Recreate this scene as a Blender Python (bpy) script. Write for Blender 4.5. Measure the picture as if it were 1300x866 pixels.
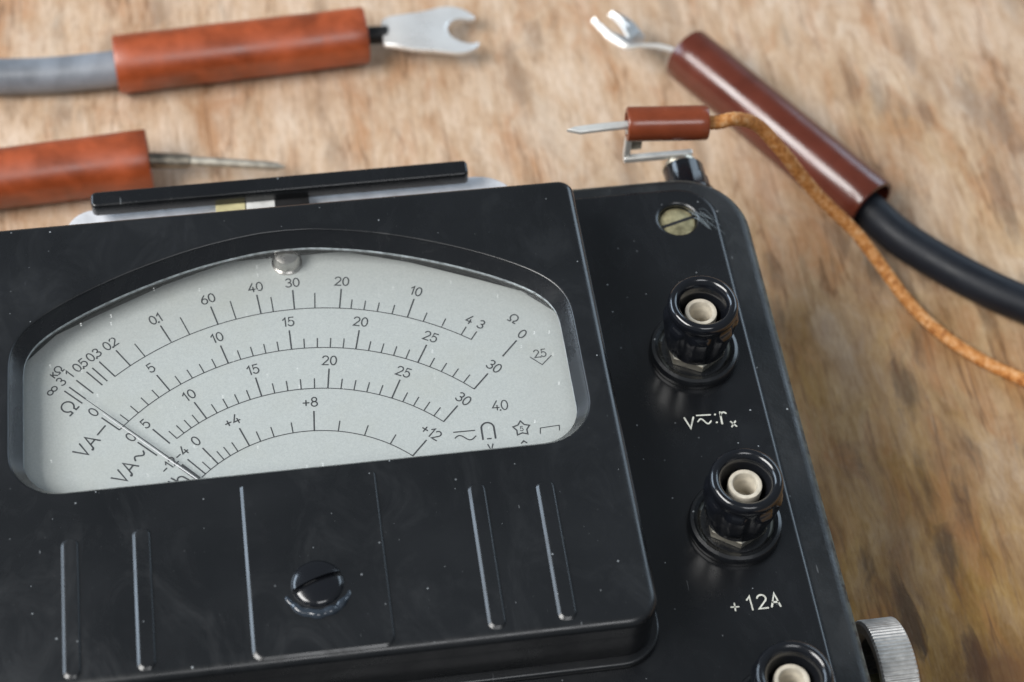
import bpy, bmesh, math, random
from mathutils import Vector, Matrix
random.seed(7)
D, C = bpy.data, bpy.context.scene.collection
for o in list(D.objects): D.objects.remove(o)
S, H = 0.001, 50.0            # all lengths below are millimetres; z = 0 is the panel face, the table lies H below it
sc = bpy.context.scene

# ---------------------------------------------------------------- camera
cam = D.cameras.new('camera'); camo = D.objects.new('camera', cam); C.objects.link(camo); sc.camera = camo
pitch, roll, yaw = 0.9629800, -0.0649773, 0.1964763
def cam_rows():
    Rz = Matrix(((math.cos(yaw), -math.sin(yaw), 0), (math.sin(yaw), math.cos(yaw), 0), (0, 0, 1)))
    s, c = math.sin(pitch), math.cos(pitch)
    M = Matrix(((1, 0, 0), (0, s, c), (0, -c, s)))
    Rr = Matrix(((math.cos(roll), -math.sin(roll), 0), (math.sin(roll), math.cos(roll), 0), (0, 0, 1)))
    return Rr @ M @ Rz
R3 = cam_rows()
cpos = R3.transposed() @ Vector((0, 0, 399.4786))
m4 = R3.transposed().to_4x4(); m4.translation = Vector((cpos.x, cpos.y, cpos.z + H)) * S
camo.matrix_world = m4
cam.sensor_fit = 'HORIZONTAL'; cam.sensor_width = 36; cam.lens = 36 * 2499.44 / 1300
cam.clip_start = 0.01; cam.clip_end = 50
cam.dof.use_dof = True; cam.dof.focus_distance = 0.380; cam.dof.aperture_fstop = 14.5; cam.dof.aperture_blades = 7

# ---------------------------------------------------------------- light
w = D.worlds.new('World'); sc.world = w; w.use_nodes = True
w.node_tree.nodes['Background'].inputs[0].default_value = (0.80, 0.90, 1.0, 1)
w.node_tree.nodes['Background'].inputs[1].default_value = 0.19
def area(name, az_dir, dist, elev, sx, sy, power, col):
    L = D.lights.new(name, 'AREA'); L.shape = 'RECTANGLE'; L.size = sx; L.size_y = sy; L.energy = power; L.color = col
    o = D.objects.new(name, L); C.objects.link(o)
    a = math.radians(az_dir); e = math.radians(elev)
    d = Vector((math.cos(a) * math.cos(e), math.sin(a) * math.cos(e), math.sin(e)))
    o.location = Vector((-0.02, 0.0, H * S)) + d * dist
    o.rotation_euler = d.to_track_quat('Z', 'Y').to_euler()
    return o
area('window_light', 193, 1.7, 47, 1.14, 0.74, 42.0, (1.0, 0.985, 0.96))
area('front_window_light', 281, 1.6, 55, 0.60, 0.46, 5.0, (0.97, 0.98, 1.0))
area('side_window_light', 145, 2.1, 24, 1.28, 0.80, 23.0, (0.68, 0.83, 1.0))
area('far_window_light', 36, 1.6, 24, 1.0, 0.8, 8.5, (0.66, 0.83, 1.0))
sc.view_settings.view_transform = 'Standard'; sc.view_settings.look = 'None'
sc.view_settings.exposure = 0.0; sc.view_settings.gamma = 1.0
sc.cycles.max_bounces = 8; sc.cycles.transparent_max_bounces = 8
sc.cycles.use_denoising = True

# ---------------------------------------------------------------- node helpers
class N:
    def __init__(s, name):
        s.m = D.materials.new(name); s.m.use_nodes = True; s.t = s.m.node_tree
        s.b = s.t.nodes['Principled BSDF']; s.out = s.t.nodes['Material Output']
    def n(s, typ, **kw):
        x = s.t.nodes.new(typ)
        for k, v in kw.items(): setattr(x, k, v)
        return x
    def l(s, a, b): s.t.links.new(a, b)
    def coord(s, scale=(1, 1, 1), rot=(0, 0, 0), kind='Object'):
        tc = s.n('ShaderNodeTexCoord'); mp = s.n('ShaderNodeMapping')
        mp.inputs['Scale'].default_value = scale; mp.inputs['Rotation'].default_value = rot
        s.l(tc.outputs[kind], mp.inputs[0]); return mp.outputs[0]
    def noise(s, vec, scale=1, detail=4, rough=.55, dist=0):
        x = s.n('ShaderNodeTexNoise'); x.inputs['Scale'].default_value = scale; x.inputs['Detail'].default_value = detail
        x.inputs['Roughness'].default_value = rough; x.inputs['Distortion'].default_value = dist
        s.l(vec, x.inputs['Vector']); return x.outputs['Fac']
    def voro(s, vec, scale=1):
        x = s.n('ShaderNodeTexVoronoi', voronoi_dimensions='2D'); x.inputs['Scale'].default_value = scale
        s.l(vec, x.inputs['Vector']); return x
    def ramp(s, fac, stops):
        x = s.n('ShaderNodeValToRGB'); e = x.color_ramp.elements
        while len(e) < len(stops): e.new(.5)
        for i, (p, c) in enumerate(stops):
            e[i].position = p; e[i].color = (*c, 1) if isinstance(c, (tuple, list)) else (c, c, c, 1)
        s.l(fac, x.inputs[0]); return x.outputs[0]
    def mix(s, fac, a, b, mode='MIX'):
        x = s.n('ShaderNodeMix', data_type='RGBA', blend_type=mode)
        for v, i in ((fac, 0), (a, 6), (b, 7)):
            if hasattr(v, 'links'): s.l(v, x.inputs[i])
            elif i == 0: x.inputs[0].default_value = v
            else: x.inputs[i].default_value = (*v, 1)
        return x.outputs[2]
    def math(s, op, a, b=None):
        x = s.n('ShaderNodeMath', operation=op)
        for i, v in enumerate((a, b)):
            if v is None: continue
            if hasattr(v, 'links'): s.l(v, x.inputs[i])
            else: x.inputs[i].default_value = v
        return x.outputs[0]
    def bump(s, h, strength=.3, dist=.0002):
        x = s.n('ShaderNodeBump'); x.inputs['Strength'].default_value = strength; x.inputs['Distance'].default_value = dist
        s.l(h, x.inputs['Height']); s.l(x.outputs[0], s.b.inputs['Normal']); return x
    def set(s, **kw):
        for k, v in kw.items():
            i = s.b.inputs[k.replace('_', ' ')]
            if hasattr(v, 'links'): s.l(v, i)
            else: i.default_value = (*v, 1) if isinstance(v, tuple) and len(v) == 3 else v
        return s

def specks(m, dens=1.0):
    """white dust grains and short hairline scratches: returns a 0..1 mask"""
    v1 = m.voro(m.coord(), 260); g = m.n('ShaderNodeSeparateColor'); m.l(v1.outputs['Color'], g.inputs[0])
    thr = m.math('MULTIPLY', m.math('MAXIMUM', m.math('SUBTRACT', g.outputs[0], 1 - .24 * dens), 0.0), .30)
    a = m.math('LESS_THAN', v1.outputs['Distance'], thr)
    v3 = m.voro(m.coord(), 620); g3 = m.n('ShaderNodeSeparateColor'); m.l(v3.outputs['Color'], g3.inputs[0])
    thr3 = m.math('MULTIPLY', m.math('MAXIMUM', m.math('SUBTRACT', g3.outputs[1], 1 - .14 * dens), 0.0), .32)
    c = m.math('MULTIPLY', m.math('LESS_THAN', v3.outputs['Distance'], thr3), .55)
    wv = m.n('ShaderNodeTexNoise'); wv.inputs['Scale'].default_value = 260; wv.inputs['Detail'].default_value = 1
    m.l(m.coord(), wv.inputs['Vector'])
    ad = m.n('ShaderNodeVectorMath', operation='MULTIPLY_ADD'); m.l(wv.outputs['Color'], ad.inputs[0]); ad.inputs[1].default_value = (.5, .5, 0)
    m.l(m.coord((560, 70, 200), (0, 0, .35)), ad.inputs[2])
    v2 = m.voro(ad.outputs[0], .55); g2 = m.n('ShaderNodeSeparateColor'); m.l(v2.outputs['Color'], g2.inputs[0])
    thr2 = m.math('MULTIPLY', m.math('MAXIMUM', m.math('SUBTRACT', g2.outputs[2], 1 - .10 * dens), 0.0), .42)
    b = m.math('MULTIPLY', m.math('LESS_THAN', v2.outputs['Distance'], thr2), .6)
    v4 = m.voro(m.coord((520, 80, 200), (0, 0, -1.1)), .45); g4 = m.n('ShaderNodeSeparateColor'); m.l(v4.outputs['Color'], g4.inputs[0])
    thr4 = m.math('MULTIPLY', m.math('MAXIMUM', m.math('SUBTRACT', g4.outputs[0], 1 - .09 * dens), 0.0), .4)
    d = m.math('MULTIPLY', m.math('LESS_THAN', v4.outputs['Distance'], thr4), .4)
    clump = m.ramp(m.noise(m.coord(), 60, 3), [(.38, .15), (.6, 1.0)])
    return m.math('MULTIPLY', m.math('MAXIMUM', m.math('MAXIMUM', a, b), m.math('MAXIMUM', c, d)), clump)

def black_plastic(name, base=(.010, .0105, .012), rough=.22, dens=1.0, scuff=False):
    m = N(name)
    big = m.noise(m.coord(), 38, 4); fine = m.noise(m.coord(), 900, 3)
    col = m.mix(big, base, tuple(x * 1.9 for x in base))
    sp = specks(m, dens)
    col = m.mix(m.math('MULTIPLY', sp, .55), col, (.45, .48, .5))
    rg = m.ramp(big, [(.25, rough * .75), (.75, rough * 1.45)])
    if scuff:
        ge = m.n('ShaderNodeNewGeometry'); sx = m.n('ShaderNodeSeparateXYZ'); m.l(ge.outputs['Normal'], sx.inputs[0])
        edge = m.ramp(sx.outputs[2], [(.62, 1.0), (.96, 0.0)])
        n1 = m.noise(m.coord(), 420, 5, .7)
        msk = m.math('MULTIPLY', edge, m.ramp(n1, [(.40, 0.0), (.56, 1.0)]))
        col = m.mix(m.math('MULTIPLY', msk, .85), col, (.17, .18, .15))
        rg = m.mix(msk, rg, (.8, .8, .8))
        m.bump(n1, .3, .0004)
    else:
        m.bump(m.math('ADD', m.math('MULTIPLY', fine, .3), m.math('MULTIPLY', sp, 1.0)), .12, .0001)
    sm = m.noise(m.coord((1, .6, 1), (0, 0, .5)), 85, 6, .7, 1.2)
    rg = m.mix(m.math('MULTIPLY', m.ramp(sm, [(.48, 0.0), (.66, 1.0)]), .5), rg, (min(1, rough * 2.1),) * 3)
    m.set(Base_Color=col, Roughness=rg, IOR=1.6)
    return m.m

def simple(name, col, rough=.4, metal=0.0, var=.3, nscale=200, bump=.0, bscale=800, coat=0.0):
    m = N(name); f = m.noise(m.coord(), nscale, 5, .6)
    c = m.mix(m.ramp(f, [(.3, 0.0), (.7, 1.0)]), tuple(x * (1 - var) for x in col), tuple(min(1, x * (1 + var * .6)) for x in col))
    m.set(Base_Color=c, Roughness=m.ramp(f, [(.3, rough * .8), (.7, min(1, rough * 1.25))]), Metallic=metal, Coat_Weight=coat)
    if bump: m.bump(m.noise(m.coord(), bscale, 3), bump, .0002)
    return m.m

def wood_material():
    m = N('worn_plywood')
    ob = m.coord()
    warp = m.n('ShaderNodeTexNoise'); warp.inputs['Scale'].default_value = 45; warp.inputs['Detail'].default_value = 3; m.l(ob, warp.inputs['Vector'])
    def warped(scale, rot, amt):
        ad = m.n('ShaderNodeVectorMath', operation='MULTIPLY_ADD'); m.l(warp.outputs['Color'], ad.inputs[0]); ad.inputs[1].default_value = (amt, amt, 0)
        m.l(m.coord(scale, (0, 0, rot)), ad.inputs[2]); return ad.outputs[0]
    mid = m.noise(warped((150, 44, 1), .10, .3), 1, 9, .70, .15)
    soft = m.noise(warped((80, 30, 1), .08, .7), 1, 7, .66, .5)
    fib = m.noise(warped((760, 90, 1), .10, .4), 1, 5, .66, .1)
    blot = m.noise(warped((60, 26, 1), .10, .8), 1, 8, .68, .4)
    big = m.noise(m.coord((1, .7, 1)), 13, 3, .55, .4)
    # worn varnish plus painted light falloff: paler back left, darker gold front right
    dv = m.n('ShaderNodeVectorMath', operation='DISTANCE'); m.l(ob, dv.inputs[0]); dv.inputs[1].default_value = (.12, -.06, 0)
    wear_falloff = m.ramp(m.math('ADD', dv.outputs['Value'], m.math('MULTIPLY', m.math('SUBTRACT', m.math('ADD', big, blot), 1.0), .20)), [(.035, 0.0), (.165, 1.0)])
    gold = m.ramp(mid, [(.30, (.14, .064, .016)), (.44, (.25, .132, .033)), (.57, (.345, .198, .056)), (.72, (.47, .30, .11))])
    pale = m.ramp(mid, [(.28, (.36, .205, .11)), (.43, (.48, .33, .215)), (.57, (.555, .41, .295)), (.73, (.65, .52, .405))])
    col = m.mix(wear_falloff, gold, pale)
    col = m.mix(m.math('MULTIPLY', m.ramp(soft, [(.51, 0.0), (.65, 1.0)]), .58), col, (.38, .17, .065))
    col = m.mix(m.math('MULTIPLY', m.ramp(soft, [(.33, 1.0), (.46, 0.0)]), m.mix(wear_falloff, (.10, .10, .10), (.42, .42, .42))), col, (.67, .57, .46))
    col = m.mix(m.math('MULTIPLY', m.ramp(blot, [(.52, 0.0), (.66, 1.0)]), m.mix(wear_falloff, (.55, .55, .55), (.25, .25, .25))), col, (.13, .062, .026))
    col = m.mix(m.math('MULTIPLY', m.ramp(fib, [(.34, 1.0), (.47, 0.0)]), .26), col, (.15, .08, .036))
    col = m.mix(m.math('MULTIPLY', m.ramp(fib, [(.58, 0.0), (.70, 1.0)]), m.mix(wear_falloff, (.08, .08, .08), (.24, .24, .24))), col, (.70, .61, .48))
    v = m.voro(warped((300, 84, 1), .14, 1.3), .55); g = m.n('ShaderNodeSeparateColor'); m.l(v.outputs['Color'], g.inputs[0])
    amt = m.math('MULTIPLY', m.math('SUBTRACT', g.outputs[0], .58), 1.5)
    st = m.ramp(m.math('SUBTRACT', m.math('ADD', amt, m.math('ADD', m.math('MULTIPLY', m.math('SUBTRACT', fib, .5), 1.2), m.math('MULTIPLY', m.math('SUBTRACT', blot, .5), 1.6))), v.outputs['Distance']), [(-.02 + .02, 0.0), (.42, 1.0)])
    col = m.mix(m.math('MULTIPLY', st, m.mix(wear_falloff, (.85, .85, .85), (.30, .30, .30))), col, (.060, .036, .022))
    gl = m.noise(warped((190, 15, 1), .10, .25), 1, 3, .5, .1)
    line = m.ramp(m.math('ABSOLUTE', m.math('SUBTRACT', gl, .5)), [(.004, 1.0), (.022, 0.0)])
    line = m.math('MULTIPLY', line, m.ramp(soft, [(.42, 0.0), (.60, 1.0)]))
    col = m.mix(m.math('MULTIPLY', line, m.mix(wear_falloff, (.75, .75, .75), (.55, .55, .55))), col, (.13, .065, .03))
    pore = m.noise(m.coord((1900, 330, 1), (0, 0, .10)), 1, 3, .7)
    col = m.mix(m.math('MULTIPLY', m.ramp(pore, [(.34, 1.0), (.46, 0.0)]), .26), col, (.14, .075, .035))
    col = m.mix(m.math('MULTIPLY', m.ramp(pore, [(.58, 0.0), (.68, 1.0)]), m.mix(wear_falloff, (.06, .06, .06), (.20, .20, .20))), col, (.74, .62, .48))
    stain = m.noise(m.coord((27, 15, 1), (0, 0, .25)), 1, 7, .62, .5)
    col = m.mix(m.math('MULTIPLY', m.ramp(stain, [(.54, 0.0), (.62, 1.0)]), m.mix(wear_falloff, (.58, .58, .58), (.12, .12, .12))), col, (.125, .050, .018))
    h = m.math('ADD', m.math('MULTIPLY', fib, .6), m.math('MULTIPLY', mid, .5))
    m.bump(m.math('SUBTRACT', h, m.math('MULTIPLY', st, .5)), .6, .0005)
    m.set(Base_Color=col, Roughness=m.ramp(mid, [(.35, .66), (.65, .52)]), Specular_IOR_Level=.28)
    return m.m

def rubber(name, col, rough=.35, mott=.35, ior=1.6):
    m = N(name)
    a = m.noise(m.coord(), 75, 4, .6, .3); b = m.noise(m.coord(), 420, 4, .6)
    c = m.mix(m.ramp(a, [(.35, 0.0), (.68, 1.0)]), tuple(x * (1 - mott) for x in col), tuple(x * (1 + mott * .55) for x in col))
    c = m.mix(m.math('MULTIPLY', m.ramp(b, [(.55, 0.0), (.8, 1.0)]), .25), c, tuple(x * .45 for x in col))
    m.set(Base_Color=c, Roughness=m.ramp(a, [(.3, rough * .8), (.7, rough * 1.3)]))
    m.bump(b, .12, .0003); m.set(IOR=ior)
    return m.m

def dial_material():
    m = N('silvered_dial')
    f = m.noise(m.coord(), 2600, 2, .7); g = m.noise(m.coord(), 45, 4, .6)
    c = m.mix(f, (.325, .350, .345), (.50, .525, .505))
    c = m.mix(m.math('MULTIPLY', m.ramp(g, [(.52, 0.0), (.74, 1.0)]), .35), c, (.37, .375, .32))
    m.set(Base_Color=c, Roughness=.5, Metallic=0.0)
    return m.m

def glass_material():
    m = N('window_glass')
    tr = m.n('ShaderNodeBsdfTransparent'); gl = m.n('ShaderNodeBsdfGlossy'); gl.inputs['Roughness'].default_value = .02
    fr = m.n('ShaderNodeFresnel'); ge = m.n('ShaderNodeNewGeometry')      # a thin pane: the same index from either side
    m.l(m.math('ADD', m.math('MULTIPLY', ge.outputs['Backfacing'], 1 / 1.5 - 1.5), 1.5), fr.inputs['IOR'])
    mx = m.n('ShaderNodeMixShader'); m.l(fr.outputs[0], mx.inputs[0]); m.l(tr.outputs[0], mx.inputs[1]); m.l(gl.outputs[0], mx.inputs[2])
    df = m.n('ShaderNodeBsdfDiffuse'); df.inputs[0].default_value = (.7, .72, .7, 1)
    v1 = m.voro(m.coord(), 340); s1 = m.n('ShaderNodeSeparateColor'); m.l(v1.outputs['Color'], s1.inputs[0])
    thr = m.math('MULTIPLY', m.math('MAXIMUM', m.math('SUBTRACT', s1.outputs[0], .72), 0.0), .22)
    a = m.math('MULTIPLY', m.math('LESS_THAN', v1.outputs['Distance'], thr), .55)
    mx2 = m.n('ShaderNodeMixShader'); m.l(m.math('ADD', a, .02), mx2.inputs[0]); m.l(mx.outputs[0], mx2.inputs[1]); m.l(df.outputs[0], mx2.inputs[2])
    m.l(mx2.outputs[0], m.out.inputs[0])
    return m.m

def braid_material():
    m = N('braided_cord')
    f = m.noise(m.coord(), 700, 4, .7); g = m.noise(m.coord(), 90, 3)
    c = m.ramp(f, [(.36, (.30, .10, .02)), (.5, (.54, .22, .05)), (.66, (.70, .42, .21))])
    c = m.mix(m.math('MULTIPLY', m.ramp(g, [(.5, 0.0), (.7, 1.0)]), .5), c, (.42, .16, .035))
    m.set(Base_Color=c, Roughness=.75); m.bump(f, .4, .0004)
    return m.m

M = dict(
    cover=black_plastic('cover_bakelite', (.0042, .0047, .0055), .25, .75),
    bezel=black_plastic('bezel_bakelite', (.0045, .005, .006), .21, .3),
    panel=black_plastic('panel_bakelite', (.0036, .004, .0048), .21, .8),
    edge=black_plastic('case_edge_bakelite', (.0045, .005, .0055), .36, .9, scuff=True),
    case=black_plastic('case_bakelite', (.008, .0085, .009), .35, .4),
    cap=black_plastic('terminal_bakelite', (.004, .0045, .006), .13, .2),
    dark=simple('dark_cavity', (.006, .006, .007), .6),
    dial=dial_material(), ink=simple('dial_ink', (.012, .014, .018), .6),
    glass=glass_material(), lip=simple('window_lip_grey', (.42, .46, .48), .35, .3, .6, 900, .4, 1500),
    paint=simple('engraving_paint', (.52, .52, .46), .6, 0, .35, 900),
    brass=simple('dull_brass', (.52, .46, .27), .38, .75, .45, 500, .2),
    nut=simple('nickel_nut', (.66, .62, .52), .28, .9, .2, 400),
    steel=simple('tinned_steel', (.80, .79, .77), .30, .5, .05, 120, .03),
    white_metal=simple('tinned_lug', (.78, .77, .73), .38, .6, .1, 260, .1),
    pin=simple('greyed_probe_pin', (.42, .39, .33), .45, .7, .4, 420, .2),
    dark_steel=simple('shaded_steel', (.52, .52, .51), .35, 1.0, .1, 260),  # darker copy of the fork metal, the shade on its face put into the colour
    stud=simple('turned_stud', (.50, .48, .45), .28, .95, .15, 300),
    dull=simple('tarnished_shaded_metal', (.30, .27, .22), .4, .8, .4, 260),
    ceramic=simple('ceramic', (.56, .51, .42), .38, 0, .28, 420),
    plate=simple('grey_painted_plate', (.60, .60, .62), .45, .2, .15, 300),
    tab_y=simple('yellowed_tab', (.55, .50, .28), .5), tab_w=simple('white_tab', (.68, .68, .66), .5),
    red=rubber('red_rubber', (.33, .060, .012), .36, .45, 1.75), brown=rubber('brown_rubber', (.105, .022, .011), .21, .2),
    small_brown=rubber('small_brown_rubber', (.19, .040, .014), .24, .25),
    grey_cable=rubber('grey_cable', (.20, .22, .25), .38, .35), black_cable=rubber('black_cable', (.007, .009, .014), .5, .3, 1.38),
    braid=braid_material(), lint=simple('lint', (.22, .26, .28), .8),
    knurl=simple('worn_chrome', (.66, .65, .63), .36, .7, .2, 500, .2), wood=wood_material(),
    seal=black_plastic('sealing_lacquer', (.016, .021, .028), .12, .2),
)

# ---------------------------------------------------------------- object helpers
ORG = {}
def smooth(me, ang=35):
    for p in me.polygons: p.use_smooth = True
    me.set_sharp_from_angle(angle=math.radians(ang))
    bm = bmesh.new(); bm.from_mesh(me)             # keep level faces truly flat-shaded
    for e in bm.edges:
        f = e.link_faces
        if len(f) == 2 and (f[0].normal.z > .99999) != (f[1].normal.z > .99999): e.smooth = False
    bm.to_mesh(me); bm.free()
def thing(name, label, cat, base, group=None):
    o = D.objects.new(name, None); C.objects.link(o); o.empty_display_size = .02
    o.location = Vector((base[0], base[1], base[2] + H)) * S
    o['label'] = label; o['category'] = cat
    if group: o['group'] = group
    ORG[o.name] = Vector(base); return o
def link(name, me, mat, parent=None, kind=None):
    o = D.objects.new(name, me); C.objects.link(o)
    if mat: me.materials.append(mat)
    if parent is not None: o.parent = parent; ORG[o.name] = ORG[parent.name]
    if kind: o['kind'] = kind
    return o
def to_mesh(name, vs, fs, org, ang=35):
    me = D.meshes.new(name)
    me.from_pydata([((v[0] - org[0]) * S, (v[1] - org[1]) * S, (v[2] - org[2]) * S) for v in vs], [], fs)
    me.update(); bm = bmesh.new(); bm.from_mesh(me); bmesh.ops.recalc_face_normals(bm, faces=bm.faces); bm.to_mesh(me); bm.free()
    smooth(me, ang); return me
def part(name, geo, mat, parent, ang=35, kind=None):
    org = ORG[parent.name]
    return link(name, to_mesh(name, geo[0], geo[1], org, ang), mat, parent, kind)
def join(*gs):
    V, F = [], []
    for v, f in gs:
        k = len(V); V += list(v); F += [tuple(i + k for i in q) for q in f]
    return V, F
def slab(loops, z0, z1, bevel=.4, res=3):
    """flat plate with holes and rounded rims, from outline loops in the plane"""
    cu = D.curves.new('outline', 'CURVE'); cu.dimensions = '2D'; cu.fill_mode = 'BOTH'
    cu.extrude = max(.001, (z1 - z0) / 2 - bevel); cu.bevel_depth = bevel; cu.bevel_resolution = res; cu.offset = -bevel
    for lp in loops:
        s = cu.splines.new('POLY'); s.points.add(len(lp) - 1); s.use_cyclic_u = True
        for p, q in zip(s.points, lp): p.co = (q[0], q[1], 0, 1)
    o = D.objects.new('outline', cu); C.objects.link(o)
    dg = bpy.context.evaluated_depsgraph_get(); me = D.meshes.new_from_object(o.evaluated_get(dg))
    bm = bmesh.new(); bm.from_mesh(me); bmesh.ops.remove_doubles(bm, verts=bm.verts, dist=1e-4)
    bm.verts.index_update(); zc = (z0 + z1) / 2
    V = [(v.co.x, v.co.y, v.co.z + zc) for v in bm.verts]; F = [tuple(x.index for x in f.verts) for f in bm.faces]
    bm.free(); D.objects.remove(o); D.curves.remove(cu); D.meshes.remove(me)
    return V, F
def rrect(x0, x1, y0, y1, r, n=8):
    rs = r if isinstance(r, (tuple, list)) else (r,) * 4   # corners: x1y1, x0y1, x0y0, x1y0
    out = []
    for (cx, cy, a0), rr in zip(((x1, y1, 0), (x0, y1, 90), (x0, y0, 180), (x1, y0, 270)), rs):
        px = cx - rr if cx == x1 else cx + rr; py = cy - rr if cy == y1 else cy + rr
        for i in range(n + 1):
            a = math.radians(a0 + 90 * i / n); out.append((px + rr * math.cos(a), py + rr * math.sin(a)))
    return out
def circle(cx, cy, r, n=40): return [(cx + r * math.cos(2 * math.pi * i / n), cy + r * math.sin(2 * math.pi * i / n)) for i in range(n)]
def loft(rows, closed=True, cap0=False, cap1=False):
    n = len(rows[0]); V = [p for r in rows for p in r]; F = []
    for i in range(len(rows) - 1):
        for j in range(n if closed else n - 1):
            k = (j + 1) % n; F.append((i * n + j, i * n + k, (i + 1) * n + k, (i + 1) * n + j))
    if cap0: F.append(tuple(range(n - 1, -1, -1)))
    if cap1: F.append(tuple(range((len(rows) - 1) * n, len(rows) * n)))
    return V, F
def lathe(prof, cx, cy, n=64, mod=None, cap0=False, cap1=False):
    rows = []
    for k, (r, z) in enumerate(prof):
        row = []
        for i in range(n):
            a = 2 * math.pi * i / n; rr = r if mod is None else mod(k, a, r)
            row.append((cx + rr * math.cos(a), cy + rr * math.sin(a), z))
        rows.append(row)
    return loft(rows, True, cap0, cap1)
def frames(P):
    T = []
    for i in range(len(P)):
        T.append((P[min(i + 1, len(P) - 1)] - P[max(i - 1, 0)]).normalized())
    up = Vector((0, 0, 1)) if abs(T[0].z) < .9 else Vector((0, 1, 0))
    u = T[0].cross(up).normalized(); out = []
    for t in T:
        u = (u - t * u.dot(t)).normalized(); out.append((t, u, t.cross(u)))
    return out
def sweep(P, rad, n=16, cap=True, mod=None):
    P = [Vector(p) for p in P]; rad = rad if isinstance(rad, (list, tuple)) else [rad] * len(P); rows = []
    for i, (p, (t, u, v), r) in enumerate(zip(P, frames(P), rad)):
        rows.append([tuple(p + (u * math.cos(a) + v * math.sin(a)) * (r if mod is None else mod(i, a, r))) for a in (2 * math.pi * j / n for j in range(n))])
    return loft(rows, True, cap, cap)
def spline(P, k=8):
    P = [Vector(p) for p in P]; Q = [P[0] * 2 - P[1]] + P + [P[-1] * 2 - P[-2]]; out = []
    for i in range(1, len(Q) - 2):
        for j in range(k):
            t = j / k; a, b, c, d = Q[i - 1], Q[i], Q[i + 1], Q[i + 2]
            out.append(.5 * ((2 * b) + (c - a) * t + (2 * a - 5 * b + 4 * c - d) * t * t + (3 * b - a - 3 * c + d) * t ** 3))
    return out + [P[-1]]
def hollow(p0, p1, r, ri, n=40, steps=14, wob=.012):
    """rubber sleeve: outer wall, rolled rims, inner wall"""
    p0, p1 = Vector(p0), Vector(p1); t = (p1 - p0).normalized(); L = (p1 - p0).length
    u = t.cross(Vector((0, 0, 1))).normalized(); v = t.cross(u); ph = random.random() * 6
    prof = [(2.5, ri), (.25, ri), (0, ri + .25), (0, r - .5), (.18, r - .15), (.55, r)] + [(L * i / steps, r) for i in range(1, steps)]
    prof += [(L - .55, r), (L - .18, r - .15), (L, r - .5), (L, ri + .25), (L - .25, ri), (L - 6, ri), (L - 6.05, .05)]
    rows = []
    for s_, rr in prof:
        row = []
        for j in range(n):
            a = 2 * math.pi * j / n
            k = 1 + wob * math.sin(2 * a + ph + s_ * .05) * (1 if rr > ri + .1 else 0) + .006 * math.sin(s_ * .35 + ph)
            row.append(tuple(p0 + t * s_ + (u * math.cos(a) + v * math.sin(a)) * rr * k))
        rows.append(row)
    return loft(rows)
def offset_loop(L, d):
    n = len(L); out = []
    for i in range(n):
        a, b, c = Vector(L[i - 1]), Vector(L[i]), Vector(L[(i + 1) % n])
        e = (c - a).normalized(); out.append((b.x + e.y * d, b.y - e.x * d))
    return out
def ridge(x0, x1, y0, y1, r, z0, h, soft, hard, n=8):
    rows = []
    for t, u in ((0, 0), (.08, .25), (.5, .52), (.92, .80), (1.15, .93), (1.6, 1.0)):
        a, b = x0 + soft * t, x1 - hard * t
        rows.append([(x, y, z0 + h * u) for x, y in rrect(a, b, y0 + soft * t, y1 - hard * t, [max(.15, q - .3 * t) for q in r], n)])
    return loft(rows, True, False, True)
def slab2(outer, hole, z0, z1, bo, bh, n=10):
    rows = [[(x, y, z0) for x, y in outer]]; rows += [[(x, y, z1 - bo + bo * math.sin(t)) for x, y in offset_loop(outer, -(bo - bo * math.cos(t)))] for t in (math.pi / 2 * i / n for i in range(n + 1))]
    hr = [[(x, y, z0) for x, y in hole]] + [[(x, y, z1 - bh + bh * math.sin(t)) for x, y in offset_loop(hole, bh - bh * math.cos(t))] for t in (math.pi / 2 * i / 4 for i in range(5))]
    bm = bmesh.new(); es = []
    for lp in (rows[-1], hr[-1]):
        vs = [bm.verts.new(p) for p in lp]; es += [bm.edges.new((vs[i], vs[(i + 1) % len(vs)])) for i in range(len(vs))]
    bmesh.ops.triangle_fill(bm, edges=es, use_beauty=True, use_dissolve=False)
    bm.verts.index_update(); flat = ([tuple(v.co) for v in bm.verts], [tuple(v.index for v in f.verts) for f in bm.faces]); bm.free()
    return join(loft(rows), loft(hr), flat)
def box(x0, x1, y0, y1, z0, z1, b=.2): return slab([rrect(x0, x1, y0, y1, min(b * 1.5, (x1 - x0) * .4, (y1 - y0) * .4), 3)], z0, z1, b, 2)

# ---------------------------------------------------------------- table
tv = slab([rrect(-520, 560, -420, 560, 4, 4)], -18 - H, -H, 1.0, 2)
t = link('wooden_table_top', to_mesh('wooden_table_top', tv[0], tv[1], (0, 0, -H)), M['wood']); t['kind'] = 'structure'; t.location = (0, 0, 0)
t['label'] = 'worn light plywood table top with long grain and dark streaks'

# ---------------------------------------------------------------- multimeter
AX = -43.6                                        # axis of symmetry of the instrument
mm = thing('multimeter', 'black bakelite analogue multimeter with arched silver dial window', 'multimeter', (AX, -60, -H))
HX, HY = 39.7, 27.3                               # recessed brass screw
case_o = rrect(AX - 98.7, AX + 98.7, -178, 39.4, 14.5, 14)
well = rrect(AX - 57, AX + 57, -41, 27.9, 3)
part('case', slab([rrect(AX - 98.3, AX + 98.3, -177.6, 39.0, 14.1, 14)], -H + .2, -5.5, .6), M['case'], mm)
part('case_edge', slab([case_o, circle(HX, HY, 4.4), well], -6.0, -.75, 2.2, 6), M['edge'], mm)
part('terminal_panel', slab([rrect(AX - 92, AX + 92, -171, 35.6, 8.2, 10), circle(HX, HY, 4.0), well], -2.2, 0, .95, 6), M['panel'], mm)

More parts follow.
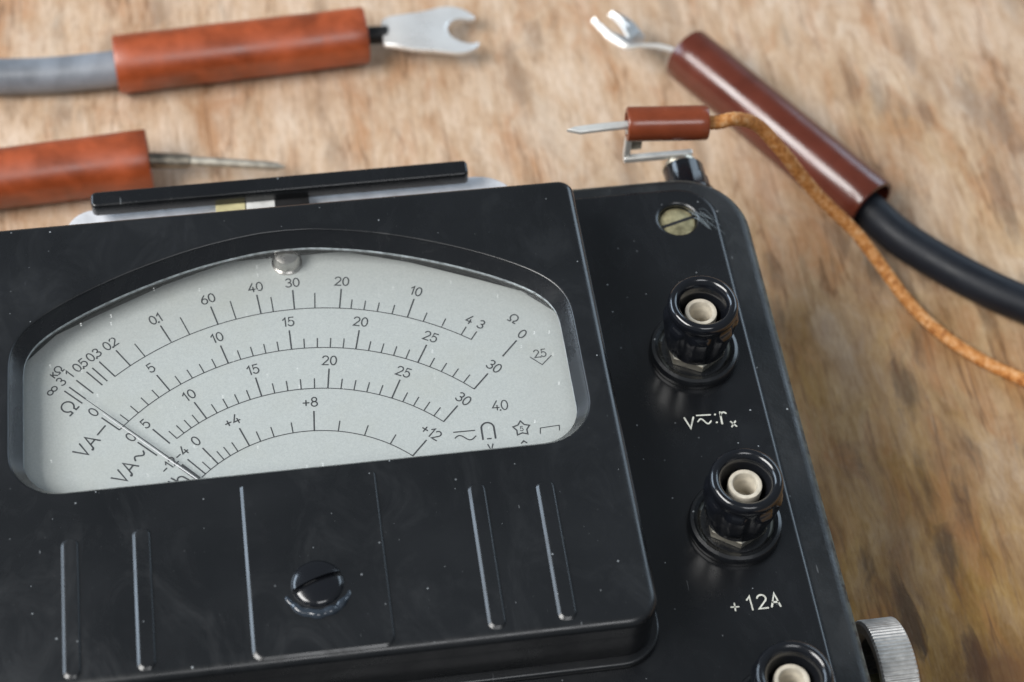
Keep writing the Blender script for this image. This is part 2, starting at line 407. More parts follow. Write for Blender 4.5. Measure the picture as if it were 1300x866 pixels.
# cover, its window opening and bezel
half = [(0, 19.6), (6.5, 19.2), (17.3, 17.1), (28.2, 13.6), (38, 9.4), (45.3, 5.3), (49.3, 2.0), (51.2, -1.0), (51.9, -4.0), (52, -9), (52, -17), (52, -23.5)]
cor = [(52 - 7.4 + 7.4 * math.cos(a), -24.4 - 7.4 * math.sin(a)) for a in (math.radians(x) for x in range(0, 91, 10))]
right = half[:-1] + cor + [(22, -31.8)]
def catmull2(P, k=4): return [(p.x, p.y) for p in spline([(x, y, 0) for x, y in P], k)]
rp = catmull2(half[:-1] + [cor[0]], 4) + cor[1:] + [(30, -31.8), (15, -31.8)]
loop = [(AX + x, y) for x, y in rp] + [(AX, -31.8)] + [(AX - x, y) for x, y in reversed(rp[1:])]   # clockwise
area2 = sum(a[0] * b[1] - b[0] * a[1] for a, b in zip(loop, loop[1:] + loop[:1]))
if area2 < 0: loop.reverse()
HC, HD = 14.1, 6.0
DK = (cpos.z - HD) / (cpos.z + .92)                # the dial drawing was measured on a plane at -0.92 and is rescaled to its depth
def dk(x, y): return (cpos.x + (x - cpos.x) * DK, cpos.y + (y - cpos.y) * DK)
ZI = HC - 3.4                                     # height of the inner rim; the outline was measured on a plane at 11.6
rk = (cpos.z - ZI) / (cpos.z - 11.6)
loop = [(cpos.x + (x - cpos.x) * rk, cpos.y + (y - cpos.y) * rk) for x, y in loop]
def ring(d, z): return [(x, y, z) for x, y in offset_loop(loop, d)]
win_o = offset_loop(loop, 2.15)
outl = rrect(AX - 59.8, AX + 59.8, -72.6, 29.7, (3.2, 3.2, 6, 6), 10)
part('cover', join(slab2(outl, win_o, HC - 4.4, HC, 1.7, .45),
                   slab([rrect(AX - 59.78, AX + 59.78, -72.58, 29.68, (3.2, 3.2, 6, 6), 10), well], .8, HC - 2.2, .3, 1)), M['cover'], mm)
part('cover_skirt', slab([rrect(AX - 61.4, AX + 61.4, -74.4, 30.4, (4, 4, 8, 8), 10), well], -.2, 1.5, .6, 4), M['cover'], mm)
part('window_bezel', loft([ring(2.17, HC - .25), ring(2.05, HC - .5), ring(1.6, HC - 1.2), ring(.9, HC - 2.2), ring(.3, HC - 3.1), ring(.12, HC - 3.35)]), M['bezel'], mm)
part('window_lip', loft([ring(.14, ZI + .07), ring(.12, ZI - .1), ring(.14, ZI - .55), ring(.25, ZI - .8), ring(.5, ZI - .9)]), M['lip'], mm)
part('cavity_liner', loft([[(x, y, HD - 1.8) for x, y in rrect(AX - 56.8, AX + 56.8, -40.8, 27.7, 3)], [(x, y, HC - 3.9) for x, y in rrect(AX - 56.8, AX + 56.8, -40.8, 27.7, 3)]]), M['dark'], mm)
part('window_flange', loft([ring(.4, ZI - .8), ring(.5, ZI - 1.6), ring(3.0, ZI - 1.6)]), M['dark'], mm)
gl = part('window_glass', slab([offset_loop(loop, .42)], ZI - 1.6, ZI - .95, .05, 1), M['glass'], mm)

# raised centre plate and ribs pressed into the cover
part('centre_plate', ridge(-56.3, -31.3, -71.6, -35.8, (.6, .6, 2.0, 2.0), HC - .10, .50, .52, .20), M['cover'], mm, 18)
for x0, x1, y0, y1 in ((-88.5, -85.8, -84, -43.2), (-75.8, -73.0, -70.6, -42.6), (-14.5, -11.7, -70.3, -40.6), (-1.95, 1.0, -70.1, -41.6)):
    y0 = max(y0, -70.6)
    part('rib', ridge(x0 - .3, x1 + .15, y0 - .3, y1, (1.4,) * 4, HC - .10, .50, .50, .20), M['cover'], mm, 18)

# dome headed screw with a torn lip of sealing lacquer under it
def bar3(a, b, wdt, z0, z1):
    a, b = Vector(a), Vector(b); d = (b - a).normalized(); nrm = Vector((-d.y, d.x)) * wdt / 2
    q = [a + nrm, b + nrm, b - nrm, a - nrm]
    return loft([[(p.x, p.y, z0) for p in q], [(p.x, p.y, z1) for p in q]], True, True, True)
def slotted(cx, cy, r, z0, dome, depth, wdt, ang, zb):
    ca, sa = math.cos(ang), math.sin(ang); rows = []
    def top(d): return z0 + dome * (1 - (d / r) ** 2) - .35 * max(0, (d / r - .85) / .15) ** 2
    vs = [(-r * math.cos(math.pi / 2 * i / 14), 0) for i in range(15)][:-1]
    vs = [v for v, _ in vs if v < -wdt / 2 - .05]
    lst = [(v, 0) for v in vs] + [(-wdt / 2 - .06, 0), (-wdt / 2, .12), (-wdt / 2 + .02, depth), (wdt / 2 - .02, depth), (wdt / 2, .12), (wdt / 2 + .06, 0)] + [(-v, 0) for v in reversed(vs)]
    for v, dp in lst:
        hw = math.sqrt(max(1e-4, r * r - v * v)); row = []
        for i in range(25):
            u = -hw * math.cos(math.pi * i / 24); d = math.hypot(u, v); row.append((cx + u * ca - v * sa, cy + u * sa + v * ca, top(d) - dp))
        rows.append(row)
    V, F = loft(rows, False)
    return join((V, F), lathe([(r, z0 - .33), (r, zb)], cx, cy, 48))
cs = part('cover_screw', slotted(-43.9, -57.9, 4.65, HC + .85, 1.05, .9, 1.0, .32, HC - .4), M['cap'], mm, 30)
part('shank_collar', lathe([(4.62, HC + .5), (5.0, HC + .12), (5.4, HC + .03)], -43.9, -57.9, 48), M['dark'], cs)
rim = []
for i in range(37):
    a = math.radians(196 + 146 * i / 36); rr = 5.9 + .10 * math.sin(i * .8)
    rim.append((-43.9 + rr * math.cos(a), -57.9 + rr * math.sin(a), HC + .18 + .12 * math.sin(i * .9)))
rrad = [.12 + .75 * math.sin(math.pi * i / 36) ** .5 * (1.12 + .10 * math.sin(i * 1.15)) for i in range(37)]
part('lacquer_seal', sweep(rim, rrad, 12), M['seal'], mm)

# ---- dial
poly = [(12, 27.4), (25.5, 22.9), (39, 16.9), (47.5, 12.9), (55.5, 5), (55.5, -36)]
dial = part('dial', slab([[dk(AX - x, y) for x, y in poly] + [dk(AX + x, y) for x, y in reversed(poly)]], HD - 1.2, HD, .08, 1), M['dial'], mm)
CX, CY = -43.5, -45.84
ZP = HD + .04
def arc(cx, cy, rx, ry, a0, a1, n=14):
    return [(cx + rx * math.cos(math.radians(a0 + (a1 - a0) * i / n)), cy + ry * math.sin(math.radians(a0 + (a1 - a0) * i / n))) for i in range(n + 1)]
G = {
 '0': (.60, [arc(.30, .5, .28, .5, 0, 360, 24)]),
 '1': (.36, [[(.04, .76), (.27, 1), (.27, 0)]]),
 '2': (.60, [arc(.29, .72, .27, .28, 165, -35, 12) + [(.03, 0), (.58, 0)]]),
 '3': (.58, [arc(.27, .755, .24, .245, 150, -90, 12), arc(.27, .26, .29, .26, 90, -150, 14)]),
 '4': (.62, [[(.44, 1), (.02, .27), (.62, .27)], [(.44, .52), (.44, 0)]]),
 '5': (.58, [[(.52, 1), (.12, 1), (.07, .54)] + arc(.26, .33, .29, .33, 125, -150, 14)]),
 '6': (.60, [arc(.30, .31, .28, .31, 0, 360, 20), [(.03, .36), (.14, .68), (.42, 1)]]),
 '8': (.58, [arc(.29, .76, .23, .24, 0, 360, 18), arc(.29, .26, .28, .26, 0, 360, 18)]),
 'V': (.74, [[(0, 1), (.36, 0), (.72, 1)]]),
 'A': (.74, [[(0, 0), (.36, 1), (.72, 0)], [(.13, .34), (.59, .34)]]),
 'O': (.90, [[(.02, 0), (.28, 0)] + arc(.45, .58, .40, .42, 246, -66, 22) + [(.62, 0), (.88, 0)]]),
 'i': (1.15, [arc(.30, .42, .27, .25, 0, 360, 18), arc(.84, .42, .27, .25, 0, 360, 18)]),
 'k': (.52, [[(.04, 0), (.04, .72)], [(.46, .72), (.05, .30)], [(.20, .44), (.50, 0)]]),
 'd': (.60, [arc(.27, .31, .25, .31, 0, 360, 18), [(.52, 0), (.52, 1)]]),
 'b': (.60, [[(.06, 0), (.06, 1)], [(.06, .45)] + arc(.31, .35, .25, .30, 150, 0, 10) + [(.56, 0)]]),
 '+': (.62, [[(.02, .42), (.56, .42)], [(.29, .14), (.29, .70)]]),
 '-': (.52, [[(.03, .42), (.46, .42)]]),
 '_': (.95, [[(.10, .42), (.92, .42)]]),
 '~': (1.0, [[(.06 + .88 * i / 16, .42 + .20 * math.sin(2 * math.pi * i / 16)) for i in range(17)]]),
 '.': (-.12, [[(-.07, -.02), (-.06, -.01)]]),
 'r': (.50, [[(.06, 0), (.06, 1)], arc(.30, .68, .23, .30, 170, 40, 8)]),
 'x': (.56, [[(.02, 0), (.52, .62)], [(.02, .62), (.52, 0)]]),
 ':': (.20, [[(.09, .12), (.10, .13)], [(.09, .93), (.10, .94)]]),
 '=': (1.0, [[(.02, .90), (.96, .90)], [(.04 + .9 * i / 16, .36 + .22 * math.sin(2 * math.pi * i / 16)) for i in range(17)]]),
}
class Ink:
    def __init__(s, z): s.V, s.F, s.z = [], [], z
    def stroke(s, P, w, cap=True):
        P = [Vector(p) for p in P]; n = len(P); L, Rr = [], []
        closed = (P[0] - P[-1]).length < 1e-6
        for i in range(n):
            if closed: a, c = (P[i - 1] if i else P[-2]), (P[i + 1] if i < n - 1 else P[1])
            else: a, c = P[max(i - 1, 0)], P[min(i + 1, n - 1)]
            t1 = (P[i] - a); t2 = (c - P[i]); t1 = t1.normalized() if t1.length > 1e-9 else t2.normalized(); t2 = t2.normalized() if t2.length > 1e-9 else t1
            nn = Vector((-t1.y - t2.y, t1.x + t2.x)); nn = nn.normalized() if nn.length > 1e-6 else Vector((-t1.y, t1.x))
            k = 1 / max(.45, nn.dot(Vector((-t1.y, t1.x))))
            L.append(P[i] + nn * w / 2 * k); Rr.append(P[i] - nn * w / 2 * k)
        k = len(s.V); s.V += [(p.x, p.y, s.z) for p in L] + [(p.x, p.y, s.z) for p in Rr]
        for i in range(n - 1): s.F.append((k + i, k + n + i, k + n + i + 1, k + i + 1))
        if cap and not closed:
            for e, q in ((0, 1), (n - 1, n - 2)):
                d = (P[e] - P[q]).normalized(); nv = Vector((-d.y, d.x)); k = len(s.V)
                for j in range(6):
                    a = math.radians(-90 + 36 * j); p = P[e] + d * (math.cos(a) * w / 2) + nv * (math.sin(a) * w / 2)
                    s.V.append((p.x, p.y, s.z))
                s.F.append(tuple(range(k, k + 6)))
    def text(s, txt, cx, cy, h, ang=0, w=.24, gap=.16, wx=1.0):
        tot = sum(G[c][0] * wx + gap for c in txt) - gap; x = -tot / 2; ca, sa = math.cos(ang), math.sin(ang)
        for c in txt:
            for pl in G[c][1]:
                Q = []
                for px, py in pl:
                    X = (x + px * wx) * h; Y = (py - .5) * h; Q.append((cx + X * ca - Y * sa, cy + X * sa + Y * ca))
                s.stroke(Q, w * (1.6 if c == '.' else 1))
            x += G[c][0] * wx + gap
    def geo(s): return s.V, s.F
    def on_dial(s): return [(*dk(x, y), z) for x, y, z in s.V], s.F
def pol(r, a): return (CX + r * math.cos(math.radians(a)), CY + r * math.sin(math.radians(a)))
def scale_part(name, R0, a0, a1, ticks, labels, size):
    k = Ink(ZP)
    k.stroke([pol(R0, a0 + (a1 - a0) * i / 60) for i in range(61)], .20)
    for a, rb, rt, wd in ticks: k.stroke([pol(rb, a), pol(rt, a)], wd, False)
    for txt, r, a, sz in labels:
        p = pol(r, a); k.text(txt, p[0], p[1], sz, math.radians(a - 90), .28 if sz < 2.6 else .34)
    part(name, k.on_dial(), M['ink'], dial)
# resistance scale
T = [(135.8, 59.6, 64.45), (134.7, 59.8, 64.3), (132.87, 59.6, 64.4), (130.45, 59.7, 64.4), (129.2, 59.7, 64.3), (127.48, 59.5, 64.45), (123.8, 59.5, 64.4), (114.55, 59.5, 64.4), (104.8, 59.5, 64.3), (96.15, 59.5, 64.4), (89.55, 59.5, 64.4), (80.67, 59.5, 64.4), (67.08, 59.5, 64.35), (46.2, 59.5, 64.4)]
tk = [(a, b, c, .30) for a, b, c in T]
tk += [(a, 59.5, c, .24) for a, c in ((120.4, 63.4), (110.68, 64.3), (101.13, 64.3), (93.7, 63.3), (85.53, 63.35), (78.43, 61.85), (75.85, 61.85), (73.2, 61.8), (70.22, 61.85), (63.8, 61.85), (60.0, 61.85), (55.7, 61.8), (53.45, 61.8))]
lb = [('i', 66.5, 137.0, 2.1), ('3', 66.5, 134.72, 2.0), ('kO', 68.9, 133.8, 1.7), ('1', 66.5, 132.8, 2.0), ('0.5', 66.5, 130.3, 2.05), ('0.3', 66.5, 127.3, 2.05), ('0.2', 66.45, 123.78, 2.05), ('O', 61.1, 138.0, 3.0), ('0.1', 66.4, 114.66, 2.1), ('60', 66.35, 104.76, 2.1), ('40', 66.4, 96.1, 2.1), ('30', 66.3, 89.5, 2.1), ('20', 66.35, 80.67, 2.1), ('10', 66.35, 67.2, 2.1), ('4', 63.75, 55.9, 2.0), ('3', 63.8, 53.5, 2.0), ('O', 68.6, 49.25, 2.0), ('0', 66.4, 46.2, 2.1)]
scale_part('resistance_scale', 59.5, 127.48, 53.45, tk, lb, 2.1)
# direct current scale, thirty even divisions over ninety degrees
tk = []
for i in range(31):
    a = 136.0 - (136.0 - 46.1) * i / 30
    tk.append((a, 49.65, 54.35 if i % 5 == 0 else 52.0, .30 if i % 5 == 0 else .24))
lb = [(str(v), 56.5, 136.0 - 89.9 * v / 30, 2.1) for v in (0, 5, 10, 15, 20, 25, 30)] + [('V.A_', 52.6, 141.4, 2.9)]
scale_part('direct_current_scale', 49.65, 136.0, 46.1, tk, lb, 2.1)
# alternating current scale
tk = [(135.97, 39.95, 44.95, .32), (130.85, 39.95, 44.8, .32)]
key = [(6, 128.4), (10, 118.1), (15, 101.1), (20, 82.05), (25, 63.3), (30, 46.45)]
for (v0, a0), (v1, a1) in zip(key, key[1:]):
    for i in range(v1 - v0 + (1 if v1 == 30 else 0)):
        v = v0 + i; a = a0 + (a1 - a0) * i / (v1 - v0); tk.append((a, 39.8, 44.5 if v % 5 == 0 else 42.2, .30 if v % 5 == 0 else .24))
lb = [('0', 46.8, 135.9, 2.1), ('5', 46.8, 131.0, 2.1)] + [(str(v), 46.5, a, 2.1) for v, a in key[1:]] + [('V.A~', 42.8, 142.4, 2.9)]
scale_part('alternating_current_scale', 39.8, 128.4, 46.45, tk, lb, 2.1)
# decibel scale
tk = [(135.0, 30.3, 34.85, .36), (133.77, 30.0, 34.8, .42), (131.2, 29.9, 34.8, .30), (125.0, 29.9, 34.7, .30), (111.3, 29.9, 34.45, .30), (86.2, 29.8, 34.45, .30), (46.7, 29.8, 34.4, .30)]
tk += [(a, 29.85, 32.3, .24) for a in (128.55, 122.23, 119.4, 116.1, 106.75, 101.47, 94.21, 77.19, 67.08, 56.65)]
lb = [('-12', 36.7, 136.3, 1.9), ('-4', 36.8, 130.9, 2.0), ('0', 36.85, 125.0, 2.1), ('+4', 36.7, 112.2, 2.1), ('+8', 36.6, 87.3, 2.1), ('+12', 36.4, 47.2, 2.1), ('db', 32.9, 140.3, 3.0)]
scale_part('decibel_scale', 29.85, 133.1, 46.7, tk, lb, 2.1)
# class marks and symbols
k = Ink(ZP)
k.text('2.5', 5.3, -3.05, 1.8, math.radians(2), .22); k.stroke([(3.2, -3.75), (5.35, -5.85), (7.5, -3.85)], .2)
k.text('4.0', -4.5, -14.5, 2.2, math.radians(-2))
k.stroke([(-14.4, -19.7), (-10.3, -19.75)], .26); k.stroke([(-14.3 + 4.1 * i / 16, -21.2 + .62 * math.sin(2 * math.pi * i / 16 + .2)) for i in range(17)], .26)
k.stroke([(-8.9, -22.0), (-8.9, -19.5)] + [(-7.65 + 1.25 * math.cos(math.radians(a)), -19.5 + 1.25 * math.sin(math.radians(a))) for a in range(180, -1, -15)] + [(-6.4, -22.0)], .36)
k.stroke([(-8.0, -22.0), (-7.3, -22.0)], .3)
st = [(-1.0 + r * math.cos(math.radians(90 + 36 * i)), -20.4 + r * math.sin(math.radians(90 + 36 * i))) for i, r in zip(range(11), [1.75, 1.05] * 5 + [1.75])]
k.stroke(st, .28); k.text('5', -1.0, -20.45, 1.05, 0, .15)
k.stroke([(2.5, -22.0), (2.7, -20.75), (6.5, -20.55), (6.4, -21.7)], .2)
k.text('V', -7.6, -24.0, 1.4, 0, .25); k.stroke([(-1.5, -23.8), (-1.0, -23.3), (-.5, -23.8)], .3)
part('class_symbols', k.on_dial(), M['ink'], dial)

# dial stud, pointer
part('dial_stud', lathe([(3.1, HD), (3.1, HD + .4), (2.75, HD + .7), (2.6, HD + 2.6), (2.4, HD + 3.0), (1.6, HD + 3.3), (.05, HD + 3.4)], *dk(-43.6, 25.6), 32, None, False, True), M['stud'], mm)
def ray(r, a, z): p = dk(*pol(r, a)); return (p[0], p[1], z)
NZ = HD + 1.6
needle = part('pointer', sweep([ray(8, 135.3, NZ), ray(30, 135.3, NZ), ray(50, 135.3, NZ), ray(62.0, 135.35, NZ)], [.16, .13, .10, .05], 6), M['ink'], mm)
part('pointer_tube', sweep([ray(8, 135.85, NZ - .2), ray(36, 135.8, NZ - .2), ray(54, 135.7, NZ - .2)], [.13, .12, .07], 8), M['plate'], needle)

# ---- binding posts
def hexring(cx, cy, r, z, rot): return [(cx + r * math.cos(math.radians(60 * i + rot)), cy + r * math.sin(math.radians(60 * i + rot)), z) for i in range(6)]
def post(cx, cy, rot, bz, first=None):
    org = (cx, cy, 0)
    T0 = D.objects.new('terminal', None)
    fl = lathe([(9.0, -.1), (9.1, .6), (9.05, 1.6), (8.7, 2.2), (8.1, 2.45), (7.4, 2.2), (7.1, 1.7), (6.7, 1.5), (6.2, 1.6), (3.0, 1.7)], 0, 0, 72)
    if first is None:
        g = dict(flange=(to_mesh('terminal', *fl, (0, 0, 0)), M['panel']))
        nut = loft([hexring(0, 0, 5.95, 1.6, 0), hexring(0, 0, 6.1, 1.85, 0), hexring(0, 0, 6.1, 3.6, 0), hexring(0, 0, 5.7, 3.95, 0), hexring(0, 0, 3.2, 3.97, 0)])
        g['nut'] = (to_mesh('nut', *nut, (0, 0, 0), 20), M['nut'])
        prof = [(3.0, 4.2), (5.6, 4.2), (6.1, 4.5), (6.35, 5.0), (6.75, 7.5), (7.2, 10.5), (7.45, 12.6), (7.4, 13.2), (6.95, 14.1),
                (6.55, 14.6), (6.6, 14.85), (6.85, 15.3), (6.98, 16.0), (6.9, 16.8), (6.6, 17.4), (6.1, 17.75), (5.6, 17.7), (5.1, 17.3), (4.7, 16.5), (4.35, 15.6), (4.1, 14.6), (3.85, 13.5), (3.8, 8)]
        def mod(kk, a, r):
            if 3 <= kk <= 7:
                f = max(0.0, math.cos(8 * a)) ** .8
                return r - (.35, .45, .6, .75, .85)[kk - 3] * f if kk < 8 else r - .35 * f
            if kk == 8: return r - .35 * max(0.0, math.cos(8 * a)) ** .6
            return r
        g['cap'] = (to_mesh('cap', *lathe(prof, 0, 0, 108, mod), (0, 0, 0), 50), M['cap'])
        g['bushing'] = (to_mesh('bushing', *lathe([(3.2, 8), (3.2, 15.2), (3.1, 15.5), (2.75, 15.6), (2.4, 15.5), (2.25, 15.2), (2.15, 9), (.05, 8.9)], 0, 0, 48), (0, 0, 0)), M['ceramic'])
        for me, mt in g.values(): me.materials.append(mt)
    else: g = first
    o = D.objects.new('terminal', g['flange'][0]); C.objects.link(o); o.parent = mm
    D.objects.remove(T0)
    b = ORG[mm.name]; o.location = ((cx - b.x) * S, (cy - b.y) * S, (0 - b.z) * S)
    for nme in ('nut', 'cap', 'bushing'):
        q = D.objects.new(nme, g[nme][0]); C.objects.link(q); q.parent = o
        if nme == 'bushing': q.location.z = bz * S; q.location.x = (-.15 if bz else 0) * S
        if nme == 'nut': q.rotation_euler.z = math.radians(rot)
        if nme == 'cap': q.rotation_euler.z = math.radians(rot * 1.7)
    return g
g = post(36.2, -7.2, 33, -1.1)
for y, r, bz in ((-47.5, 27, 0), (-87.2, 40, -.2)): post(36.2, y, r, bz, g)

# recessed brass screw, engraved words
bs = part('brass_screw', lathe([(.05, -1.15), (3.2, -1.2), (3.75, -1.35), (3.85, -1.7), (3.85, -3.2)], HX, HY, 40, None, True), M['brass'], mm)
part('slot', bar3((HX - 3.7, HY - 1.15), (HX + 3.7, HY + 1.0), .75, -2.2, -1.12), M['dark'], bs)
k = Ink(.05)
k.text('V', 32.2, -23.7, 2.5, math.radians(-2), .38); k.text('=', 35.2, -23.3, 2.7, math.radians(-3), .32, wx=1.08)
k.text(':', 37.55, -23.35, 2.3, 0, .42); k.text('r', 39.1, -23.3, 2.7, math.radians(-2), .38); k.text('x', 40.8, -24.6, 1.9, 0, .34)
part('engraved_voltage_mark', k.geo(), M['paint'], mm)
k = Ink(.05)
k.text('+', 32.75, -64.4, 2.7, math.radians(-3), .28); k.text('1', 35.6, -64.2, 2.8, math.radians(2), .32); k.text('2', 38.0, -64.15, 2.8, 0, .33, wx=1.1); k.text('A', 40.5, -64.1, 2.7, math.radians(-3), .38, wx=.85)
part('engraved_current_mark', k.geo(), M['paint'], mm)

# lint clinging beside the brass screw
ls = []
for i in range(12):
    x0, y0 = 42.0 + random.uniform(0, 3), 29.5 - random.uniform(0, 3.2)
    dx, dy = random.uniform(2, 5.5), random.uniform(-6.0, -.6)
    P = [(x0, y0, .12), (x0 + dx * .4, y0 + dy * .25 + random.uniform(-.6, .6), .35), (x0 + dx * .75, y0 + dy * .7 + random.uniform(-.5, .5), .3), (x0 + dx, y0 + dy, .1)]
    ls.append(sweep(spline(P, 5), random.choice((.015, .02, .03)), 5))
li = part('lint_fibres', join(*ls), M['lint'], mm, kind='stuff')

# silver bracket plate with a black carrying bar behind the case
part('bracket_plate', slab([rrect(-89.4, 7.8, 36, 48.6, (9, 6, .5, .5), 8)], -7.2, -6.0, .35, 2), M['plate'], mm)
hb = part('carrying_bar', slab([rrect(-83.4, -3.0, 44.4, 48.4, (1.0, 1.2, 1.2, 1.0), 5)], -3.4, .2, .55, 3), M['panel'], mm)
part('spacer_tab', box(-57.5, -51.2, 42.6, 47.5, -6.05, -3.2, .15), M['tab_y'], hb)
part('spacer_tab', box(-51.0, -44.9, 42.6, 47.5, -6.05, -3.2, .15), M['tab_w'], hb)
part('gap_shade_block', box(-44.7, -37.6, 42.4, 47.5, -6.05, -3.2, .15), M['dark'], hb)  # dark block filling the gap under the bar, in place of its shade

# knurled wheel on the right side
def gear(x0, x1, yc, zc, r, n=190):
    rows = []
    for x, rr, am in ((x0 + 1.5, r - 3.5, 0), (x0, r - 2.2, 0), (x0, r - .5, 0), (x0 + .35, r, .16), (x1 - .35, r, .16), (x1, r - .4, 0), (x1, r - 3, 0), (x1 - .6, .1, 0)):
        rows.append([(x, yc + (rr + am * (1 if (j // 2) % 2 else -1)) * math.cos(2 * math.pi * j / (n * 2) ), zc + (rr + am * (1 if (j // 2) % 2 else -1)) * math.sin(2 * math.pi * j / (n * 2))) for j in range(n * 2)])
    return loft(rows)
KY, KZ = -74.4, -22
kw = part('zero_adjust_wheel', gear(59.6, 66.8, KY, KZ, 13.0), M['knurl'], mm, 25)
part('shaft', sweep([(54, KY, KZ), (66, KY, KZ)], 2.6, 20), M['brass'], kw)

# rear terminal post
def lathe_y(prof, cx, cz, n=60, mod=None):
    rows = [[(cx + (rr - (mod(kk, a) if mod else 0)) * math.cos(a), y, cz + (rr - (mod(kk, a) if mod else 0)) * math.sin(a)) for a in (2 * math.pi * i / n for i in range(n))] for kk, (rr, y) in enumerate(prof)]
    return loft(rows, True, True, True)
rt = part('rear_terminal', lathe_y([(5.6, 38.5), (5.6, 41), (5.0, 41.4), (4.9, 44.9), (4.55, 45.3), (4.5, 48.6), (4.2, 49.0)], 46.2, -10.6, 64, lambda k_, a: (.10 * max(0, math.cos(10 * a))) if 1 < k_ < 5 else 0), M['cap'], mm)
part('collar', lathe_y([(4.0, 48.9), (4.1, 49.1), (4.1, 49.7), (3.7, 50.0), (1.0, 50.1)], 45.6, -10.4, 40), M['nut'], rt)

# ---------------------------------------------------------------- test leads
GR = 'test leads lying on the plywood'
def plate3(P0, P1, th, nrm):
    """bent sheet: two edge polylines, thickness along nrm"""
    n = Vector(nrm).normalized() * th / 2; rows = []
    for a, b in zip(P0, P1):
        a, b = Vector(a), Vector(b); rows.append([tuple(a + n), tuple(b + n), tuple(b - n), tuple(a - n)])
    return loft(rows, True, True, True)
RT = 7.2; ZT = -H + RT
# red lead, upper left: grey cable and wide fork
l1 = thing('test_lead', 'red sleeved test lead with thick grey cable and wide flat steel fork', 'test lead', (-50, 126, -H), GR)
part('sleeve', hollow((-81.2, 124.6, ZT), (-17.7, 128.0, ZT), RT + .1, 5.4), M['red'], l1)
part('cable', sweep(spline([(-72, 125, ZT - .5), (-82, 124.4, ZT - 1.2), (-98, 124.9, ZT - 2.2), (-112, 126.2, -H + 4.7), (-140, 129, -H + 4.6), (-190, 131, -H + 4.6)], 8), 4.6, 24), M['grey_cable'], l1)
part('shank', sweep([(-22, 127.9, ZT), (-12.2, 127.6, ZT)], [2.3, 2.3], 16), M['dark'], l1)
fk = [(-13.6, 123.3), (-7.3, 121.0), (-1, 120.4), (4.7, 119.7), (8.2, 120.6), (10.4, 122.4), (10.9, 124.0), (8.6, 123.4), (6.0, 124.0), (4.0, 125.6), (3.3, 127.6), (3.7, 129.6), (5.2, 131.2), (7.5, 132.0), (10.2, 131.9), (11.0, 132.9), (9.0, 135.1), (5.7, 136.2), (1.8, 135.7), (-3, 134.0), (-8, 132.9), (-13.3, 131.7)]
fv = slab([catmull2(fk + fk[:1], 3)[:-1]], ZT - .6, ZT + .7, .28, 2)
def bend(p):
    x, y, z = p; dz = 0
    dz += 1.5 * math.exp(-((x + 9) / 6) ** 2) - 2.2 * max(0, (x + 2) / 13) ** 1.2
    return (x, y, z + dz - .10 * ((y - 127.5) ** 2) * .25 * max(0, min(1, (2 - x) / 14)))
bm = bmesh.new(); bv = [bm.verts.new(p) for p in fv[0]]
for f in fv[1]: bm.faces.new([bv[i] for i in f])
for x in range(-12, 11, 2):
    bmesh.ops.bisect_plane(bm, geom=bm.verts[:] + bm.edges[:] + bm.faces[:], dist=1e-4, plane_co=(x, 0, 0), plane_no=(1, 0, 0))
bm.verts.index_update()
fv = [tuple(v.co) for v in bm.verts], [tuple(v.index for v in f.verts) for f in bm.faces]; bm.free()
part('fork', ([bend(p) for p in fv[0]], fv[1]), M['steel'], l1, 50)
# red lead, left edge, thin probe
l2 = thing('test_lead', 'red rubber sleeve at the left edge ending in a thin tarnished probe pin', 'test lead', (-92, 92, -H), GR)
part('sleeve', hollow((-150, 88.4, ZT), (-74.0, 92.6, ZT), RT + .2, 5.2), M['red'], l2)
part('pin_base', sweep([(-80, 92.6, ZT), (-73, 92.3, ZT - .1), (-64.5, 91.2, ZT - .3)], [2.0, 2.0, 1.8], 18), M['dull'], l2)
part('probe_pin', sweep([(-65, 91.3, ZT - .3), (-56, 89.9, ZT - .5), (-46, 88.2, ZT - .8), (-43.5, 87.7, ZT - .9), (-41.6, 87.3, ZT - 1.0)], [1.25, 1.2, 1.1, .95, .2], 16), M['pin'], l2)
part('cable', sweep([(-142, 88.8, ZT), (-155, 88.2, ZT - 1), (-175, 88, -H + 4.6), (-220, 90, -H + 4.6)], 4.6, 20), M['grey_cable'], l2)
# dark brown lead, upper right
l3 = thing('test_lead', 'large glossy dark brown sleeve with thick black cable and bent fork tip', 'test lead', (80, 86, -H), GR)
part('sleeve', hollow((63.0, 112.9, ZT), (98.3, 58.3, ZT), RT, 6.0), M['brown'], l3)
part('cable', sweep(spline([(90, 71, ZT - 1), (97.5, 59.4, ZT - 1.6), (103.2, 50.8, -H + 4.9), (109.8, 43.4, -H + 4.6), (118.8, 34.8, -H + 4.5), (128.5, 27.2, -H + 4.5), (150, 13, -H + 4.5), (190, -4, -H + 4.5)], 8), 4.5, 24), M['black_cable'], l3)
near = [Vector(p) for p in ((62.1, 108.5, -41.0), (60.2, 110.0, -39.5), (57.9, 111.0, -38.6), (54.9, 111.7, -38.0), (50.9, 112.1, -37.8), (47.1, 111.8, -37.6), (45.7, 112.9, -37.4), (42.7, 115.8, -37.0), (40.4, 119.0, -36.6), (39.3, 121.1, -36.4))]
vw = Vector((1.2, 4.6, -4.9))                      # the narrow shank stands nearly on edge
far = [near[i] + vw * k for i, k in ((0, .9), (1, .95), (2, 1.0), (3, 1.05), (4, 1.15))] + [Vector(p) for p in [(52.7, 117.9, -41.5), (51.8, 120.0, -41.5), (50.7, 122.8, -41.4), (49.0, 125.0, -41.2), (46.0, 127.2, -40.8)]]
def band(f0, f1, idx):
    return plate3([near[i].lerp(far[i], f0(i)) for i in idx], [near[i].lerp(far[i], f1(i)) for i in idx], 1.5, (-.62, -.55, -.56))
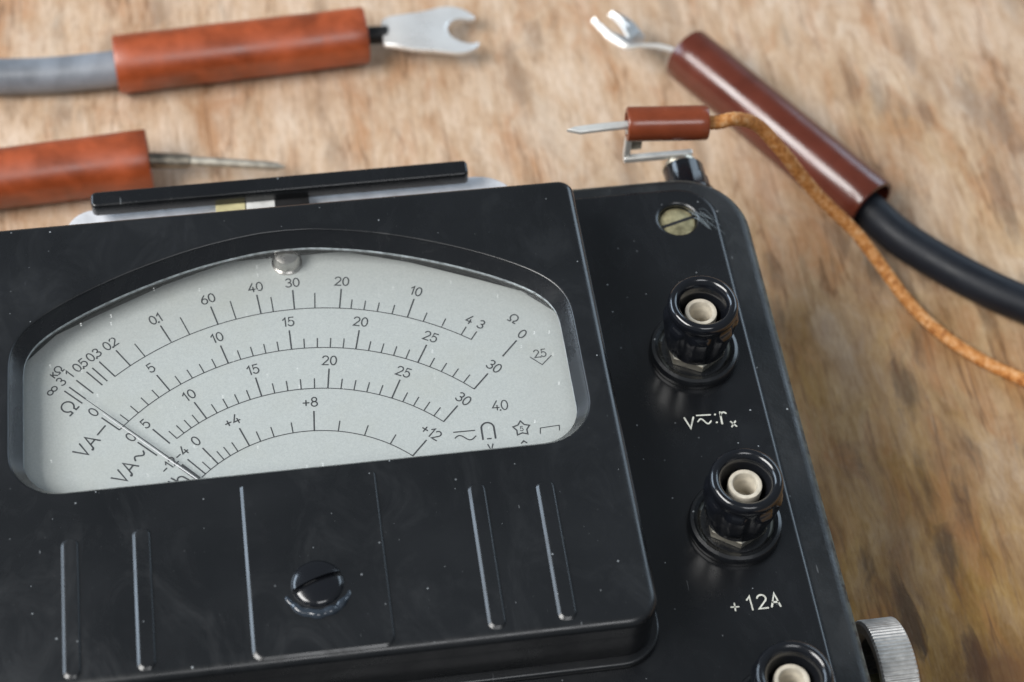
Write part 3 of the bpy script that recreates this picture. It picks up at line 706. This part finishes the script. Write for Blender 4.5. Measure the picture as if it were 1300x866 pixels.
part('fork', join(band(lambda i: 0.0, lambda i: 1.0, (0, 1, 2, 3, 4, 5, 6)),
                  band(lambda i: {6: 0, 7: 0, 8: .03, 9: .08}[i], lambda i: {6: .32, 7: .10, 8: .07, 9: .04}[i], (6, 7, 8, 9)),
                  band(lambda i: {6: .50, 7: .74, 8: .82, 9: .90}[i], lambda i: {6: 1.0, 7: 1.0, 8: .99, 9: .95}[i], (6, 7, 8, 9))), M['dark_steel'], l3, 20)
edge = [near[i] for i in range(10)]  # pale rods along the tines paint in their lit edges
part('fork_lit_edge', join(sweep(spline(edge, 4), [.58] * (len(spline(edge, 4)) - 6) + [.52, .46, .40, .33, .25, .12], 10),
                       sweep(spline([near[i].lerp(far[i], f) for i, f in ((6, .46), (7, .64), (8, .72), (9, .84))], 4), [.25, .4] + [.48] * 6 + [.44, .38, .32, .22, .1], 10)), M['white_metal'], l3)
# small brown lead held on the rear post, orange braided cord
l4 = thing('test_lead', 'small brown sleeve with thin orange braided cord and lug on the rear post', 'test lead', (46, 50, -6), GR)
part('sleeve', hollow((32.4, 51.2, 4), (50.2, 49.7, 4), 3.85, 2.6, 32, 8, .004), M['small_brown'], l4)
cord = spline([(44, 50.2, 4), (49, 49.8, 4), (52.5, 49.6, 3.9), (57, 51.2, 2.6), (63, 53.2, -2.5), (69.6, 52.3, -11), (76.0, 52.2, -21), (81.0, 51.5, -28), (86.5, 49.5, -33.8), (91.5, 46.5, -38.5), (96.3, 41.0, -43.2), (101.0, 33.5, -46.8), (106.0, 25.5, -48.3), (112.2, 17.5, -48.3), (121.5, 9.5, -48.3), (140, -2, -48.3), (175, -14, -48.3)], 10)
part('cord', sweep(cord, 1.55, 16, True, lambda i, a, r: r * (1 + .035 * math.sin(a * 4 + i * 1.9))), M['braid'], l4)
part('pin', slab([[(19.2, 50.9), (21, 51.6), (26, 51.9), (33.5, 52.0), (33.5, 50.2), (26, 50.0), (22, 49.8)]], 3.4, 4.4, .25, 2), M['white_metal'], l4)
part('lug', join(box(32.5, 34.0, 50.3, 51.9, -7.0, 4.2, .25), box(32.6, 48.2, 49.9, 51.3, -7.9, -6.3, .25)), M['white_metal'], l4)
part('cheek', box(34.0, 36.6, 51.2, 52.0, -5.0, 1.5, .2), M['dull'], l4)  # side plate of the lug, its shade put into the darker metal
